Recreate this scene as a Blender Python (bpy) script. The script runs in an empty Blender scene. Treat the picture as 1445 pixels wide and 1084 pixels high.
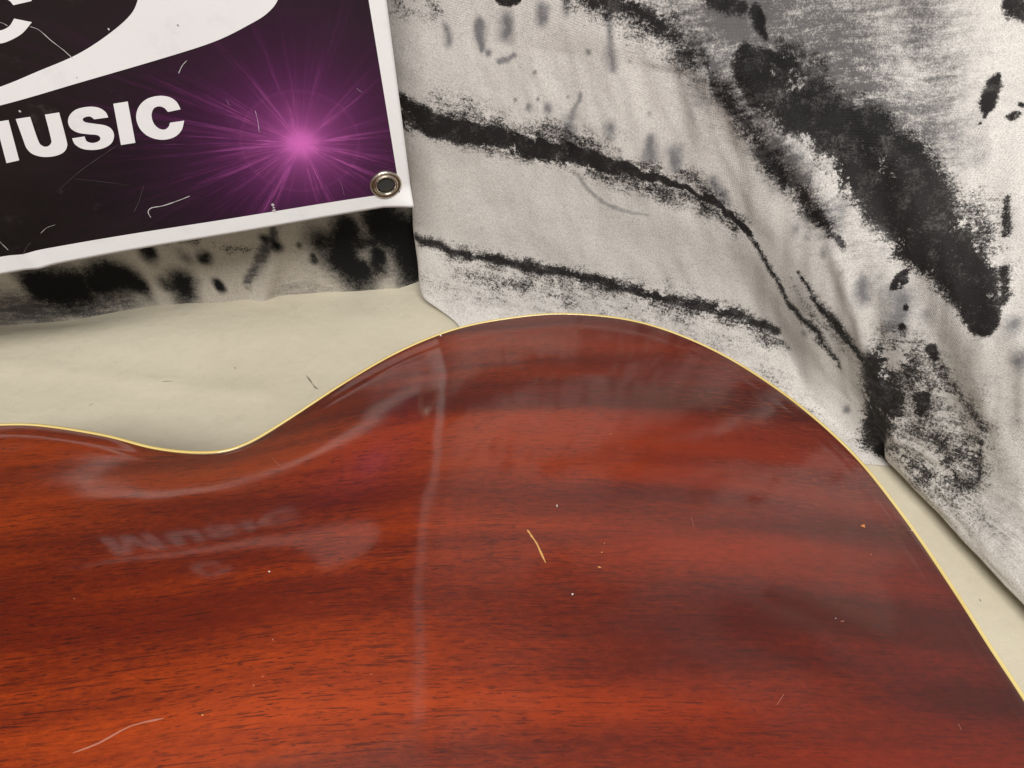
import bpy, bmesh, math, random
import numpy as np
from mathutils import Vector
from mathutils.bvhtree import BVHTree
from mathutils.geometry import tessellate_polygon

random.seed(4); rng = np.random.default_rng(4)
S = bpy.context.scene
C = S.collection

# ------------------------------------------------------------------ camera
W, H, F = 1445.0, 1084.0, 1071.0          # photograph size and focal length in its pixels
PITCH, ZC = math.radians(52), 0.37
cam_d = bpy.data.cameras.new('camera'); cam = bpy.data.objects.new('camera', cam_d); C.objects.link(cam)
cam_d.sensor_width = 36; cam_d.lens = 36 * F / W; cam_d.clip_start = .01; cam_d.clip_end = 50
cam.location = (0, 0, ZC); cam.rotation_euler = (math.pi/2 - PITCH, 0, 0)
S.camera = cam
# ------------------------------------------------------------------ light
wd = bpy.data.worlds.new('World'); S.world = wd; wd.use_nodes = True
wd.node_tree.nodes['Background'].inputs[0].default_value = (1.0, .985, .96, 1)
wd.node_tree.nodes['Background'].inputs[1].default_value = .30
def area(name, loc, target, sx, sy, power, col):
    l = bpy.data.lights.new(name, 'AREA'); l.shape = 'RECTANGLE'; l.size = sx; l.size_y = sy; l.energy = power; l.color = col
    o = bpy.data.objects.new(name, l); C.objects.link(o); o.location = loc
    o.rotation_euler = (Vector(target) - Vector(loc)).to_track_quat('-Z', 'Y').to_euler()
    return o
area('ceiling_lamp', (.12, -.88, 1.85), (0, .25, .1), 1.2, .5, 52, (1, .965, .91))
S.view_settings.view_transform = 'Standard'; S.view_settings.look = 'None'
S.view_settings.exposure = 0; S.view_settings.gamma = 1; S.view_settings.use_curve_mapping = False

# ------------------------------------------------------------------ helpers
cp, sp = math.cos(PITCH), math.sin(PITCH)
def ray(u, v):
    a = -(v - H/2) / F
    return Vector(((u - W/2) / F, cp + a*sp, -sp + a*cp))
EYE = Vector((0, 0, ZC))
def at_z(u, v, z=0.0): d = ray(u, v); return EYE + d * ((z - ZC) / d.z)
def at_y(u, v, y): d = ray(u, v); return EYE + d * (y / d.y)
def mesh(name, verts, faces, m=None, parent=None, smooth=True):
    me = bpy.data.meshes.new(name); me.from_pydata([tuple(v) for v in verts], [], faces); me.update()
    if smooth: me.polygons.foreach_set('use_smooth', [True] * len(me.polygons))
    o = bpy.data.objects.new(name, me); C.objects.link(o)
    if m: me.materials.append(m)
    if parent: o.parent = parent
    return o
def gridmesh(name, P, m=None, parent=None, wrap=False):
    nr, nc = P.shape[:2]
    i = np.arange(nr-1)[:, None] * nc; j = np.arange(nc if wrap else nc-1)[None, :]; k = (j+1) % nc
    q = np.stack([i+j, i+k, i+nc+k, i+nc+j], -1).reshape(-1, 4).astype(np.int32)
    V = P.reshape(-1, 3).astype(np.float32)
    me = bpy.data.meshes.new(name)
    me.vertices.add(len(V)); me.vertices.foreach_set('co', V.ravel())
    me.loops.add(q.size); me.loops.foreach_set('vertex_index', q.ravel())
    me.polygons.add(len(q)); me.polygons.foreach_set('loop_start', np.arange(0, q.size, 4, dtype=np.int32))
    me.polygons.foreach_set('use_smooth', np.ones(len(q), dtype=bool))
    me.update(calc_edges=True); me.validate()
    o = bpy.data.objects.new(name, me); C.objects.link(o)
    if m: me.materials.append(m)
    if parent: o.parent = parent
    return o
def tag(o, label, cat, group=None):
    o['label'] = label; o['category'] = cat
    if group: o['group'] = group
    return o
def empty(name, loc=(0, 0, 0), rz=0):
    o = bpy.data.objects.new(name, None); C.objects.link(o); o.location = loc; o.rotation_euler = (0, 0, rz); return o
def set_attr(o, name, arr):
    a = o.data.attributes.new(name, 'FLOAT', 'POINT'); a.data.foreach_set('value', np.asarray(arr, dtype=np.float32))
def pchip(x, Y, xq):
    x = np.asarray(x, float); Y = np.asarray(Y, float); h = np.diff(x)
    sh = (-1,) + (1,) * (Y.ndim - 1); hh = h.reshape(sh); d = np.diff(Y, axis=0) / hh
    m = np.zeros_like(Y); m[0] = d[0]; m[-1] = d[-1]
    w1 = 2*hh[1:] + hh[:-1]; w2 = hh[1:] + 2*hh[:-1]
    with np.errstate(divide='ignore', invalid='ignore'):
        mm = (w1 + w2) / (w1 / d[:-1] + w2 / d[1:])
    m[1:-1] = np.where(d[:-1] * d[1:] > 0, mm, 0)
    k = np.clip(np.searchsorted(x, xq, side='right') - 1, 0, len(h)-1)
    t = ((xq - x[k]) / h[k]).reshape(sh); hk = h[k].reshape(sh)
    return (2*t**3-3*t**2+1)*Y[k] + (t**3-2*t**2+t)*hk*m[k] + (-2*t**3+3*t**2)*Y[k+1] + (t**3-t**2)*hk*m[k+1]
def catmull(P, n, closed=True):
    P = np.asarray(P, float); N = len(P); out = []
    for i in range(N if closed else N-1):
        g = (lambda j: P[j % N]) if closed else (lambda j: P[min(max(j, 0), N-1)])
        a, b, c, d = g(i-1), g(i), g(i+1), g(i+2)
        for k in range(n):
            t = k / n
            out.append(.5*((2*b) + (c-a)*t + (2*a-5*b+4*c-d)*t*t + (3*b-a-3*c+d)*t**3))
    if not closed: out.append(P[-1])
    return np.array(out)
def vnoise(x, y, seed=0):                        # smooth value noise, numpy
    r = np.random.default_rng(seed).random((64, 64))
    xi = np.floor(x).astype(int); yi = np.floor(y).astype(int); fx = x - xi; fy = y - yi
    fx = fx*fx*(3-2*fx); fy = fy*fy*(3-2*fy)
    g = lambda a, b: r[a % 64, b % 64]
    return (g(xi, yi)*(1-fx)+g(xi+1, yi)*fx)*(1-fy) + (g(xi, yi+1)*(1-fx)+g(xi+1, yi+1)*fx)*fy - .5

# ------------------------------------------------------------------ node helpers
class NT:
    def __init__(s, name):
        s.m = bpy.data.materials.new(name); s.m.use_nodes = True; s.t = s.m.node_tree; s.t.nodes.clear()
        s.out = s.n('ShaderNodeOutputMaterial'); s.b = s.n('ShaderNodeBsdfPrincipled'); s.l(s.b.outputs[0], s.out.inputs[0])
    def n(s, k, **kw):
        q = s.t.nodes.new(k)
        for a, v in kw.items(): setattr(q, a, v)
        return q
    def l(s, a, b): s.t.links.new(a, b)
    def put(s, sock, v):
        if hasattr(v, 'is_output'): s.l(v, sock)
        else: sock.default_value = v
    def math(s, op, a, b=None, c=None, clamp=False):
        q = s.n('ShaderNodeMath', operation=op, use_clamp=clamp); s.put(q.inputs[0], a)
        if b is not None: s.put(q.inputs[1], b)
        if c is not None: s.put(q.inputs[2], c)
        return q.outputs[0]
    def mix(s, f, a, b, mode='MIX'):
        q = s.n('ShaderNodeMix', data_type='RGBA', blend_type=mode); s.put(q.inputs[0], f)
        for k, v in ((6, a), (7, b)): s.put(q.inputs[k], v if hasattr(v, 'is_output') else (*v, 1))
        return q.outputs[2]
    def smooth(s, x, a, b):
        q = s.n('ShaderNodeMapRange', interpolation_type='SMOOTHSTEP', clamp=True); s.put(q.inputs[0], x); s.put(q.inputs[1], a); s.put(q.inputs[2], b)
        return q.outputs[0]
    def noise(s, vec, scale, detail=3, rough=.55, dist=0, sc3=None):
        if sc3: vec = s.vmul(vec, sc3)
        q = s.n('ShaderNodeTexNoise'); s.l(vec, q.inputs['Vector']); q.inputs['Scale'].default_value = scale
        q.inputs['Detail'].default_value = detail; q.inputs['Roughness'].default_value = rough; q.inputs['Distortion'].default_value = dist
        return q.outputs[0]
    def vmul(s, vec, sc3):
        q = s.n('ShaderNodeVectorMath', operation='MULTIPLY'); s.l(vec, q.inputs[0]); q.inputs[1].default_value = sc3; return q.outputs[0]
    def attr(s, name): return s.n('ShaderNodeAttribute', attribute_name=name).outputs['Fac']
    def obj(s): return s.n('ShaderNodeTexCoord').outputs['Object']
    def uv(s): return s.n('ShaderNodeTexCoord').outputs['UV']
    def bump(s, h, strength, dist, prev=None):
        q = s.n('ShaderNodeBump'); q.inputs['Strength'].default_value = strength; q.inputs['Distance'].default_value = dist; s.l(h, q.inputs['Height'])
        if prev: s.l(prev, q.inputs['Normal'])
        return q.outputs[0]
    def set(s, **kw):
        names = dict(color='Base Color', rough='Roughness', metal='Metallic', spec='Specular IOR Level', coat='Coat Weight', coatr='Coat Roughness', normal='Normal', coatn='Coat Normal', coatior='Coat IOR', sheen='Sheen Weight')
        for k, v in kw.items():
            if isinstance(v, tuple) and len(v) == 3 and k == 'color': v = (*v, 1)
            s.put(s.b.inputs[names[k]], v)
        return s.m
def plain(name, col, rough=.5, metal=0, spec=.5): t = NT(name); return t.set(color=col, rough=rough, metal=metal, spec=spec)

# painted canvas: masks in the mesh say where the brush went, noise breaks the paint up on the weave
def canvas_mat(name, base, warm, spotc=(.11, .112, .128), sa=.85):
    t = NT(name); uv = t.uv(); ob = t.obj()
    ink, spot, wash = t.attr('ink'), t.attr('spot'), t.attr('wash')
    fine = t.noise(ob, 1150, 3, .8); mid = t.noise(ob, 260, 5, .75); low = t.noise(ob, 26, 4, .6); big = t.noise(ob, 7, 3)
    sx = t.n('ShaderNodeSeparateXYZ'); t.l(uv, sx.inputs[0])
    wv = t.math('SINE', t.math('MULTIPLY', t.math('ADD', sx.outputs[0], t.math('MULTIPLY', sx.outputs[1], .6)), 6.2832*1000))
    wu = t.math('SINE', t.math('MULTIPLY', t.math('SUBTRACT', sx.outputs[1], t.math('MULTIPLY', sx.outputs[0], .15)), 6.2832*820))
    weave = t.math('ADD', t.math('MULTIPLY', wv, .5), t.math('MULTIPLY', wu, .35))
    # colour of bare canvas
    fine2_ = t.noise(ob, 1500, 2, .8)
    col = t.mix(t.smooth(big, .35, .7), base, warm)
    col = t.mix(t.math('MULTIPLY', t.smooth(low, .5, .8), .22), col, (.33, .31, .29))
    col = t.mix(t.math('MULTIPLY', t.smooth(mid, .5, .8), .34), col, (.25, .24, .23))
    col = t.mix(t.math('MULTIPLY', t.smooth(fine2_, .46, .66), .34), col, (.90, .88, .85))
    col = t.mix(t.math('MULTIPLY', t.smooth(fine2_, .52, .32), .42), col, (.24, .23, .22))
    # grey wash
    mpw = t.n('ShaderNodeMapping'); t.l(uv, mpw.inputs[0]); mpw.inputs['Rotation'].default_value = (0, 0, math.radians(-50)); mpw.inputs['Scale'].default_value = (45, 260, 1)
    wn = t.math('ADD', t.math('MULTIPLY', t.math('SUBTRACT', mid, .5), .7), t.math('ADD', t.math('MULTIPLY', t.math('SUBTRACT', low, .5), .6), t.math('ADD', t.math('MULTIPLY', t.math('SUBTRACT', fine, .5), 1.0), t.math('MULTIPLY', t.math('SUBTRACT', t.noise(mpw.outputs[0], 1, 4, .7), .5), 1.0))))
    wm = t.smooth(t.math('ADD', wash, t.math('MULTIPLY', wn, t.math('MULTIPLY', wash, 1.7))), .10, .85)
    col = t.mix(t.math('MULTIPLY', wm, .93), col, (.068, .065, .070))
    # soft blue grey blots
    sm = t.smooth(t.math('ADD', spot, t.math('MULTIPLY', t.math('SUBTRACT', t.math('ADD', t.math('MULTIPLY', mid, .5), t.math('MULTIPLY', fine, .5)), .5), t.math('MULTIPLY', spot, 1.6))), .12, .95)
    col = t.mix(t.math('MULTIPLY', sm, sa), col, spotc)
    # black dry-brush paint
    edge = t.noise(ob, 75, 5, .7)
    fine2 = t.noise(ob, 850, 4, .85)
    mp = t.n('ShaderNodeMapping'); t.l(uv, mp.inputs[0]); mp.inputs['Rotation'].default_value = (0, 0, math.radians(-38)); mp.inputs['Scale'].default_value = (60, 520, 1)
    streak = t.noise(mp.outputs[0], 1, 3, .7)
    en = t.math('ADD', t.math('MULTIPLY', t.math('SUBTRACT', mid, .5), .85), t.math('ADD', t.math('MULTIPLY', t.math('SUBTRACT', fine2, .5), 2.5), t.math('ADD', t.math('MULTIPLY', t.math('SUBTRACT', edge, .5), 1.0), t.math('MULTIPLY', t.math('SUBTRACT', streak, .5), .8))))
    # places where the brush ran dry inside a stroke
    scuff = t.math('MULTIPLY', t.smooth(t.noise(ob, 48, 6, .8), .52, .70), .72)
    gate = t.smooth(ink, .0, .22)
    im = t.math('MULTIPLY', t.smooth(t.math('SUBTRACT', t.math('ADD', ink, t.math('MULTIPLY', en, .62)), scuff), .30, .72), gate)
    im = t.math('MULTIPLY', im, t.math('SUBTRACT', 1, t.math('MULTIPLY', t.smooth(fine2, .66, .74), .55)))
    thin = t.math('MULTIPLY', t.smooth(t.math('ADD', t.noise(ob, 110, 5, .75), t.math('MULTIPLY', t.math('SUBTRACT', fine2, .5), .8)), .50, .74), .85)
    inkc = t.mix(thin, (.0085, .0075, .0085), (.075, .07, .07))
    col = t.mix(t.math('MULTIPLY', im, .98), col, inkc)
    hgt = t.math('ADD', weave, t.math('ADD', t.math('MULTIPLY', fine, 2.0), t.math('MULTIPLY', im, 1.0)))
    nb = t.bump(hgt, .5, .00013); nb = t.bump(low, .45, .0025, nb)
    rough = t.math('SUBTRACT', .86, t.math('MULTIPLY', im, .30))
    return t.set(color=col, rough=rough, spec=t.math('SUBTRACT', .22, t.math('MULTIPLY', im, .13)), normal=nb)

# ------------------------------------------------------------------ floor: the cream cloth everything lies on
A0, A1 = at_z(0, 452), at_z(590, 404)
WSL = (A1.y - A0.y) / (A1.x - A0.x)
def wall_y(x): return A0.y + WSL * (x - A0.x)
def m_cream():
    t = NT('cream_cloth'); ob = t.obj()
    low = t.noise(ob, 9, 4); mid = t.noise(ob, 120, 3, .6); fine = t.noise(ob, 1100, 2, .7)
    col = t.mix(t.smooth(low, .35, .7), (.575, .53, .42), (.53, .485, .38))
    col = t.mix(t.math('MULTIPLY', t.smooth(mid, .52, .8), .22), col, (.42, .38, .29))
    v = t.n('ShaderNodeTexVoronoi'); t.l(t.vmul(ob, (1, 1, 0)), v.inputs['Vector']); v.inputs['Scale'].default_value = 34
    sz = t.noise(ob, 21, 1)
    speck = t.math('LESS_THAN', v.outputs['Distance'], t.math('MULTIPLY', t.smooth(sz, .58, .8), .045))
    col = t.mix(t.math('MULTIPLY', speck, .0), col, (.2, .16, .11))
    nb = t.bump(fine, .5, .0003); nb = t.bump(t.noise(ob, 260, 3, .7), .25, .0006, nb); nb = t.bump(t.noise(ob, 14, 4, .6), .55, .006, nb); nb = t.bump(t.noise(ob, 1, 3, .6, sc3=(12, 70, 1)), .10, .003, nb)
    return t.set(color=col, rough=.8, spec=.3, normal=nb)
xs = np.concatenate([np.linspace(-1.2, -.45, 12, endpoint=False), np.linspace(-.45, .4, 170, endpoint=False), np.linspace(.4, 1.2, 12)])
ys = np.concatenate([np.linspace(-.9, 0, 15, endpoint=False), np.linspace(0, .5, 120)])
X, Y = np.meshgrid(xs, ys)
back = wall_y(X) - Y
Z = .0035*np.exp(-((back-.03)/.022)**2) * np.clip((-.05 - X)/.1, 0, 1) - .006*np.exp(-(np.clip(back, 0, 1)/.012)**2)*np.clip((-.22 - X)/.08, 0, 1)
Z += (.0022*vnoise(X*14+5, Y*18, 3) + .0008*vnoise(X*40, Y*44, 5)) * (X < -.04)
Z += .0012*np.exp(-((Y - .30 + .12*(X+.3))/.006)**2) * (X < -.15)
floor = gridmesh('floor', np.stack([X, Y, Z], -1), m_cream()); floor['kind'] = 'structure'

# ------------------------------------------------------------------ the hanging canvas at the back, behind the banner
def raster(o, marks, names, zs=.72):
    """marks traced on the photograph are laid on the cloth itself; distances are measured in metres on the cloth"""
    me = o.data; n = len(me.vertices); V = np.empty(n*3, dtype=np.float32); me.vertices.foreach_get('co', V); V = V.reshape(-1, 3)
    f = np.empty(len(me.loops), dtype=np.int32); me.loops.foreach_get('vertex_index', f)
    bvh = BVHTree.FromPolygons([tuple(v) for v in V.tolist()], f.reshape(-1, 4).tolist())
    out = {k: np.zeros(n) for k in names}; V0 = V; V = V * np.array([1, 1, zs], dtype=np.float32)      # brushed marks are a little taller than wide
    for kind, strength, soft, pts in marks:
        Q = []
        for (u, v, r) in pts:
            d = ray(u, v).normalized(); hit = bvh.ray_cast(EYE, d)
            if hit[0] is None: continue
            Q.append((*hit[0], r * hit[3] / F))
        if not Q: continue
        Q = np.array(Q); Q[:, 2] *= zs
        if len(Q) == 1: Q = np.vstack([Q, Q + [1e-5, 0, 0, 0]])
        if len(Q) > 2: Q = catmull(Q, 4, False)
        lo = Q[:, :3].min(0) - Q[:, 3].max()*1.6; hi = Q[:, :3].max(0) + Q[:, 3].max()*1.6
        idx = np.nonzero(((V > lo) & (V < hi)).all(1))[0]
        if not len(idx): continue
        P = V[idx].astype(float); best = np.full(len(idx), -9.); rm = Q[:, 3].mean(); fq = .55/rm; am = .55*rm; a1, a2 = P[:, 0]*.8 - P[:, 1]*.6, P[:, 2] + .3*P[:, 1]
        wob = lambda k: vnoise(a1*fq+k*7.3, a2*fq, 30+k) + .6*vnoise(a1*fq*2.7+k, a2*fq*2.7, 40+k)
        P = P + am*np.stack([wob(1), wob(2)*.5, wob(3)], -1)
        for a, b in zip(Q[:-1], Q[1:]):
            ab = b[:3]-a[:3]; t = np.clip(((P-a[:3])@ab)/max(ab@ab, 1e-12), 0, 1)
            d = np.linalg.norm(P - a[:3] - t[:, None]*ab, axis=1); r = a[3]+(b[3]-a[3])*t
            best = np.maximum(best, 1 - d/np.maximum(r, 1e-5))
        val = strength * np.clip((best + .45) / (soft*1.5), 0, 1)
        out[kind][idx] = np.maximum(out[kind][idx], val)
    for k in names: set_attr(o, k, out[k])
    return V0, out

xs = np.concatenate([np.linspace(-1.1, -.42, 30, endpoint=False), np.linspace(-.42, .02, 330)])
zs = np.concatenate([np.linspace(-.012, .16, 150, endpoint=False), np.linspace(.16, 1.1, 40)])
X, Z = np.meshgrid(xs, zs)
Y = wall_y(X) + .004*vnoise(X*16, Z*5, 8) + .0025*vnoise(X*45+Z*30, Z*12, 9)
Y += .5*np.clip(X + .078, 0, 1)**1 * .9
Y -= .004*np.exp(-(((X+.155) - .45*(Z-.03))/.006)**2)
wallc = gridmesh('hanging_canvas', np.stack([X, Y, Z], -1)[:, ::-1], canvas_mat('dark_canvas_cloth', (.62, .57, .50), (.46, .42, .365), (.006, .006, .007), 1.0))
n_ = wallc.data; uvl = n_.uv_layers.new(name='UVMap')
def xz_uv(o, U, V2):
    me = o.data; li = np.empty(len(me.loops), dtype=np.int32); me.loops.foreach_get('vertex_index', li)
    uv = np.stack([U.ravel()[li], V2.ravel()[li]], -1).astype(np.float32)
    (me.uv_layers.get('UVMap') or me.uv_layers.new(name='UVMap')).data.foreach_set('uv', uv.ravel())
xz_uv(wallc, X[:, ::-1], Z[:, ::-1])
T = 'spot'
WM = [(T, 1.2, .8, [(55, 400, 26), (80, 402, 30), (112, 400, 26)]), (T, 1.1, .8, [(140, 395, 28), (172, 392, 26), (190, 400, 20)]), (T, .5, 1.1, [(100, 380, 22), (180, 372, 22)]),
      (T, 1.1, .9, [(258, 409, 22)]), (T, .9, .9, [(240, 402, 16)]), (T, 1.1, .8, [(308, 404, 9)]), (T, .6, .9, [(262, 364, 14)]), (T, .9, .8, [(291, 364, 12)]),
      (T, 1.2, .9, [(484, 330, 30), (478, 362, 30), (505, 382, 26)]), (T, .9, .9, [(460, 345, 30), (520, 340, 26), (525, 372, 28)]), (T, 1.1, .8, [(535, 365, 18)]),
      (T, 1.2, .9, [(540, 310, 40), (580, 335, 40)]), (T, 1.1, .9, [(565, 330, 34), (585, 370, 30)]), (T, 1, .8, [(390, 345, 11)]), (T, .9, .8, [(443, 366, 9)]), (T, .8, .8, [(372, 335, 8)]), (T, .8, .8, [(422, 346, 6)]),
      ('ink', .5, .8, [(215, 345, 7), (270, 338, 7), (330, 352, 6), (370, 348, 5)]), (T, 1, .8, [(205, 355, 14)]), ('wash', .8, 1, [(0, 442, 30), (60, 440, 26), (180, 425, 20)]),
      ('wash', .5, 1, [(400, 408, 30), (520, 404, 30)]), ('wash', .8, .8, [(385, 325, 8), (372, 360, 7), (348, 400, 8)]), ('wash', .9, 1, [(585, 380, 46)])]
raster(wallc, WM, ('ink', 'spot', 'wash'), .62)
tag(wallc, 'shaded grey-brown painted canvas with black blotches hanging behind the banner', 'canvas')

# ------------------------------------------------------------------ the painted canvas sweeping down to the floor and forward on the right
def row(*c): return np.array([tuple(p) for p in c], float)
cA = row((-.045, .43, 1.7), (-.046, .425, .40), (-.047, .42, .2), (-.05, .42, .118), (-.05, .41, .045), (-.042, .37, .006), (-.03, .342, .0015), (-.004, .25, .0012))
cB = row((-.064, .395, 1.7), (-.064, .376, .40), at_y(543, 0, .372), at_y(566, 165, .371), at_y(582, 322, .369), at_y(597, 414, .358), at_z(645, 456, .004), (-.008, .25, .0025))
cC = row((.03, .40, 1.7), (.058, .36, .40), at_y(978, 40, .337), at_y(1058, 310, .309), at_y(1098, 462, .297), (.1775, .269, .011), (.198, .247, .004), (.214, .2325, .002))
def between(t, bul):
    m = cB*(1-t) + cC*t
    m[:5, 1] += bul[0]; m[2:5, 1] += np.array([0, bul[1], bul[2]]); m[5, 2] += bul[3]; return m
cM1 = between(.22, (.004, .001, .001, -.001)); cM2 = between(.5, (.006, .002, -.002, -.002)); cM3 = between(.8, (.003, .001, -.003, -.001))
cD = row((.06, .395, 1.7), (.085, .352, .40), at_y(1012, 45, .325), at_y(1098, 305, .296), at_y(1135, 462, .281), (.187, .266, .022), (.2055, .245, .013), (.219, .231, .003))
cE = row((.16, .45, 1.7), (.15, .40, .40), at_y(1150, 0, .345), at_y(1195, 255, .298), at_y(1222, 450, .262), at_z(1238, 565, .042), at_z(1251, 618, .024), at_z(1252, 651, .006))
cF = row((.26, .48, 1.7), (.22, .41, .40), at_y(1300, -5, .358), at_y(1318, 260, .288), at_y(1332, 460, .243), at_z(1342, 595, .058), at_z(1345, 672, .031), at_z(1342, 744, .010))
cG = row((.36, .48, 1.7), (.30, .40, .40), at_y(1450, -10, .362), at_y(1447, 255, .276), at_y(1445, 470, .222), at_z(1445, 630, .067), at_z(1447, 728, .038), at_z(1447, 855, .011))
cH = cG + (cG - cF)*1.2; cH[:, 2] = cG[:, 2]; cI = cH + (cH - cG)*1.6; cI[:, 2] = cG[:, 2]
under = [(.004, -.004, -.0003)]*6 + [(.004, -.003, -.0015), (.012, .008, -.005), (.020, .012, -.009), (.022, .013, -.010), (.022, .013, -.010), (.022, .013, -.010)]
G = np.stack([cA, cB, cM1, cM2, cM3, cC, cD, cE, cF, cG, cH, cI], 1)          # rows x cols x 3
G = np.concatenate([G, G[7:8] + np.array(under)[None]], 0); G[8, :, 2] = np.maximum(G[8, :, 2], .0008)
cs = np.array([0, .35, 1.2, 2.4, 3.6, 4.4, 4.75, 5.7, 6.7, 7.7, 9.0, 11.0]); rs = np.array([0, 1.6, 2.6, 3.3, 4.0, 4.5, 4.9, 5.6, 5.85])
cq = np.concatenate([np.linspace(0, 7.9, 560, endpoint=False), np.linspace(7.9, 11, 40)])
rq = np.concatenate([np.linspace(0, 2.2, 60, endpoint=False), np.linspace(2.2, 5.85, 410)])
P = pchip(rs, G, rq)                                                          # rq x cols x 3
P = np.swapaxes(pchip(cs, np.swapaxes(P, 0, 1), cq), 0, 1)
CQ, RQ = np.meshgrid(cq, rq)
wr = np.clip((4.15 - RQ)/.9, 0, 1)[..., None]*np.clip((CQ - 2.6)/1.2, 0, 1)[..., None]                # the fold is soft higher up, tight near the floor
for k in range(4):                                                            # let the cloth relax
    A = P[1:-1, 1:-1]; P[1:-1, 1:-1] = A + .5*(.25*(P[:-2, 1:-1]+P[2:, 1:-1]+P[1:-1, :-2]+P[1:-1, 2:]) - A)
wt = np.clip((2.75 - RQ)/.4, 0, 1)[..., None]*np.clip((CQ - 1.5)/1.2, 0, 1)[..., None]
for k in range(60): P[:, 20:-20] += wt[:, 20:-20]*.9*(.5*(P[:, :-40]+P[:, 40:]) - P[:, 20:-20])
for st, n in ((8, 5), (4, 8), (2, 8), (1, 8)):
    for k in range(n): P[:, st:-st] += wr[:, st:-st]*.9*(.5*(P[:, :-2*st]+P[:, 2*st:]) - P[:, st:-st])
du = np.gradient(P, axis=1); dv = np.gradient(P, axis=0); Nn = np.cross(du, dv); Nn /= np.linalg.norm(Nn, axis=2, keepdims=True) + 1e-9
if Nn[200, 200, 1] > 0: Nn = -Nn
up = np.clip((5.0 - RQ)/.6, 0, 1); right = np.clip((CQ - 4.3)/.8, 0, 1)
disp = (.0028*vnoise(CQ*1.1+3, RQ*1.6, 11) + .0012*vnoise(CQ*3.1, RQ*4.3+2, 12)) * up
# diagonal folds running down the right-hand part, one ridge above the hem
fold = lambda c0, k, w, a: a*np.exp(-((CQ - (c0 + k*(RQ - 3.0)))/w)**2)
disp += right*up*(fold(5.15, .45, .14, .0026) + fold(5.75, .7, .22, -.0022) + fold(6.2, .8, .25, .0022) + fold(6.9, .95, .28, -.0024) + .0016*vnoise(CQ*2.2-RQ*2.0, RQ*.8, 13))
disp += .0006*np.exp(-((RQ - 4.8 - .03*(CQ-6))/.035)**2)*right
disp += np.clip((RQ-4.7)/.3, 0, 1)*right*(.0010*vnoise(CQ*3.2, RQ*7, 21) + .0004*vnoise(CQ*9+RQ*5, RQ*16, 22))
disp += .0013*vnoise((CQ+RQ*.7)*5, (RQ-CQ*.5)*1.2, 17)*up + .0009*vnoise(CQ*6.5+RQ*3, RQ*7-CQ*2, 18)*up
P = P + Nn*disp[..., None]
P[..., 2] = np.maximum(P[..., 2], .0012)
canvas = gridmesh('painted_canvas', P, canvas_mat('painted_canvas_cloth', (.63, .60, .575), (.55, .52, .50)))
uu = np.concatenate([[0], np.cumsum(np.linalg.norm(np.diff(P[330], axis=0), axis=1))]); vv = np.concatenate([[0], np.cumsum(np.linalg.norm(np.diff(P[:, 150], axis=0), axis=1))])
U, V2 = np.meshgrid(uu, vv); xz_uv(canvas, U, V2)
K = 'ink'
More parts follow.
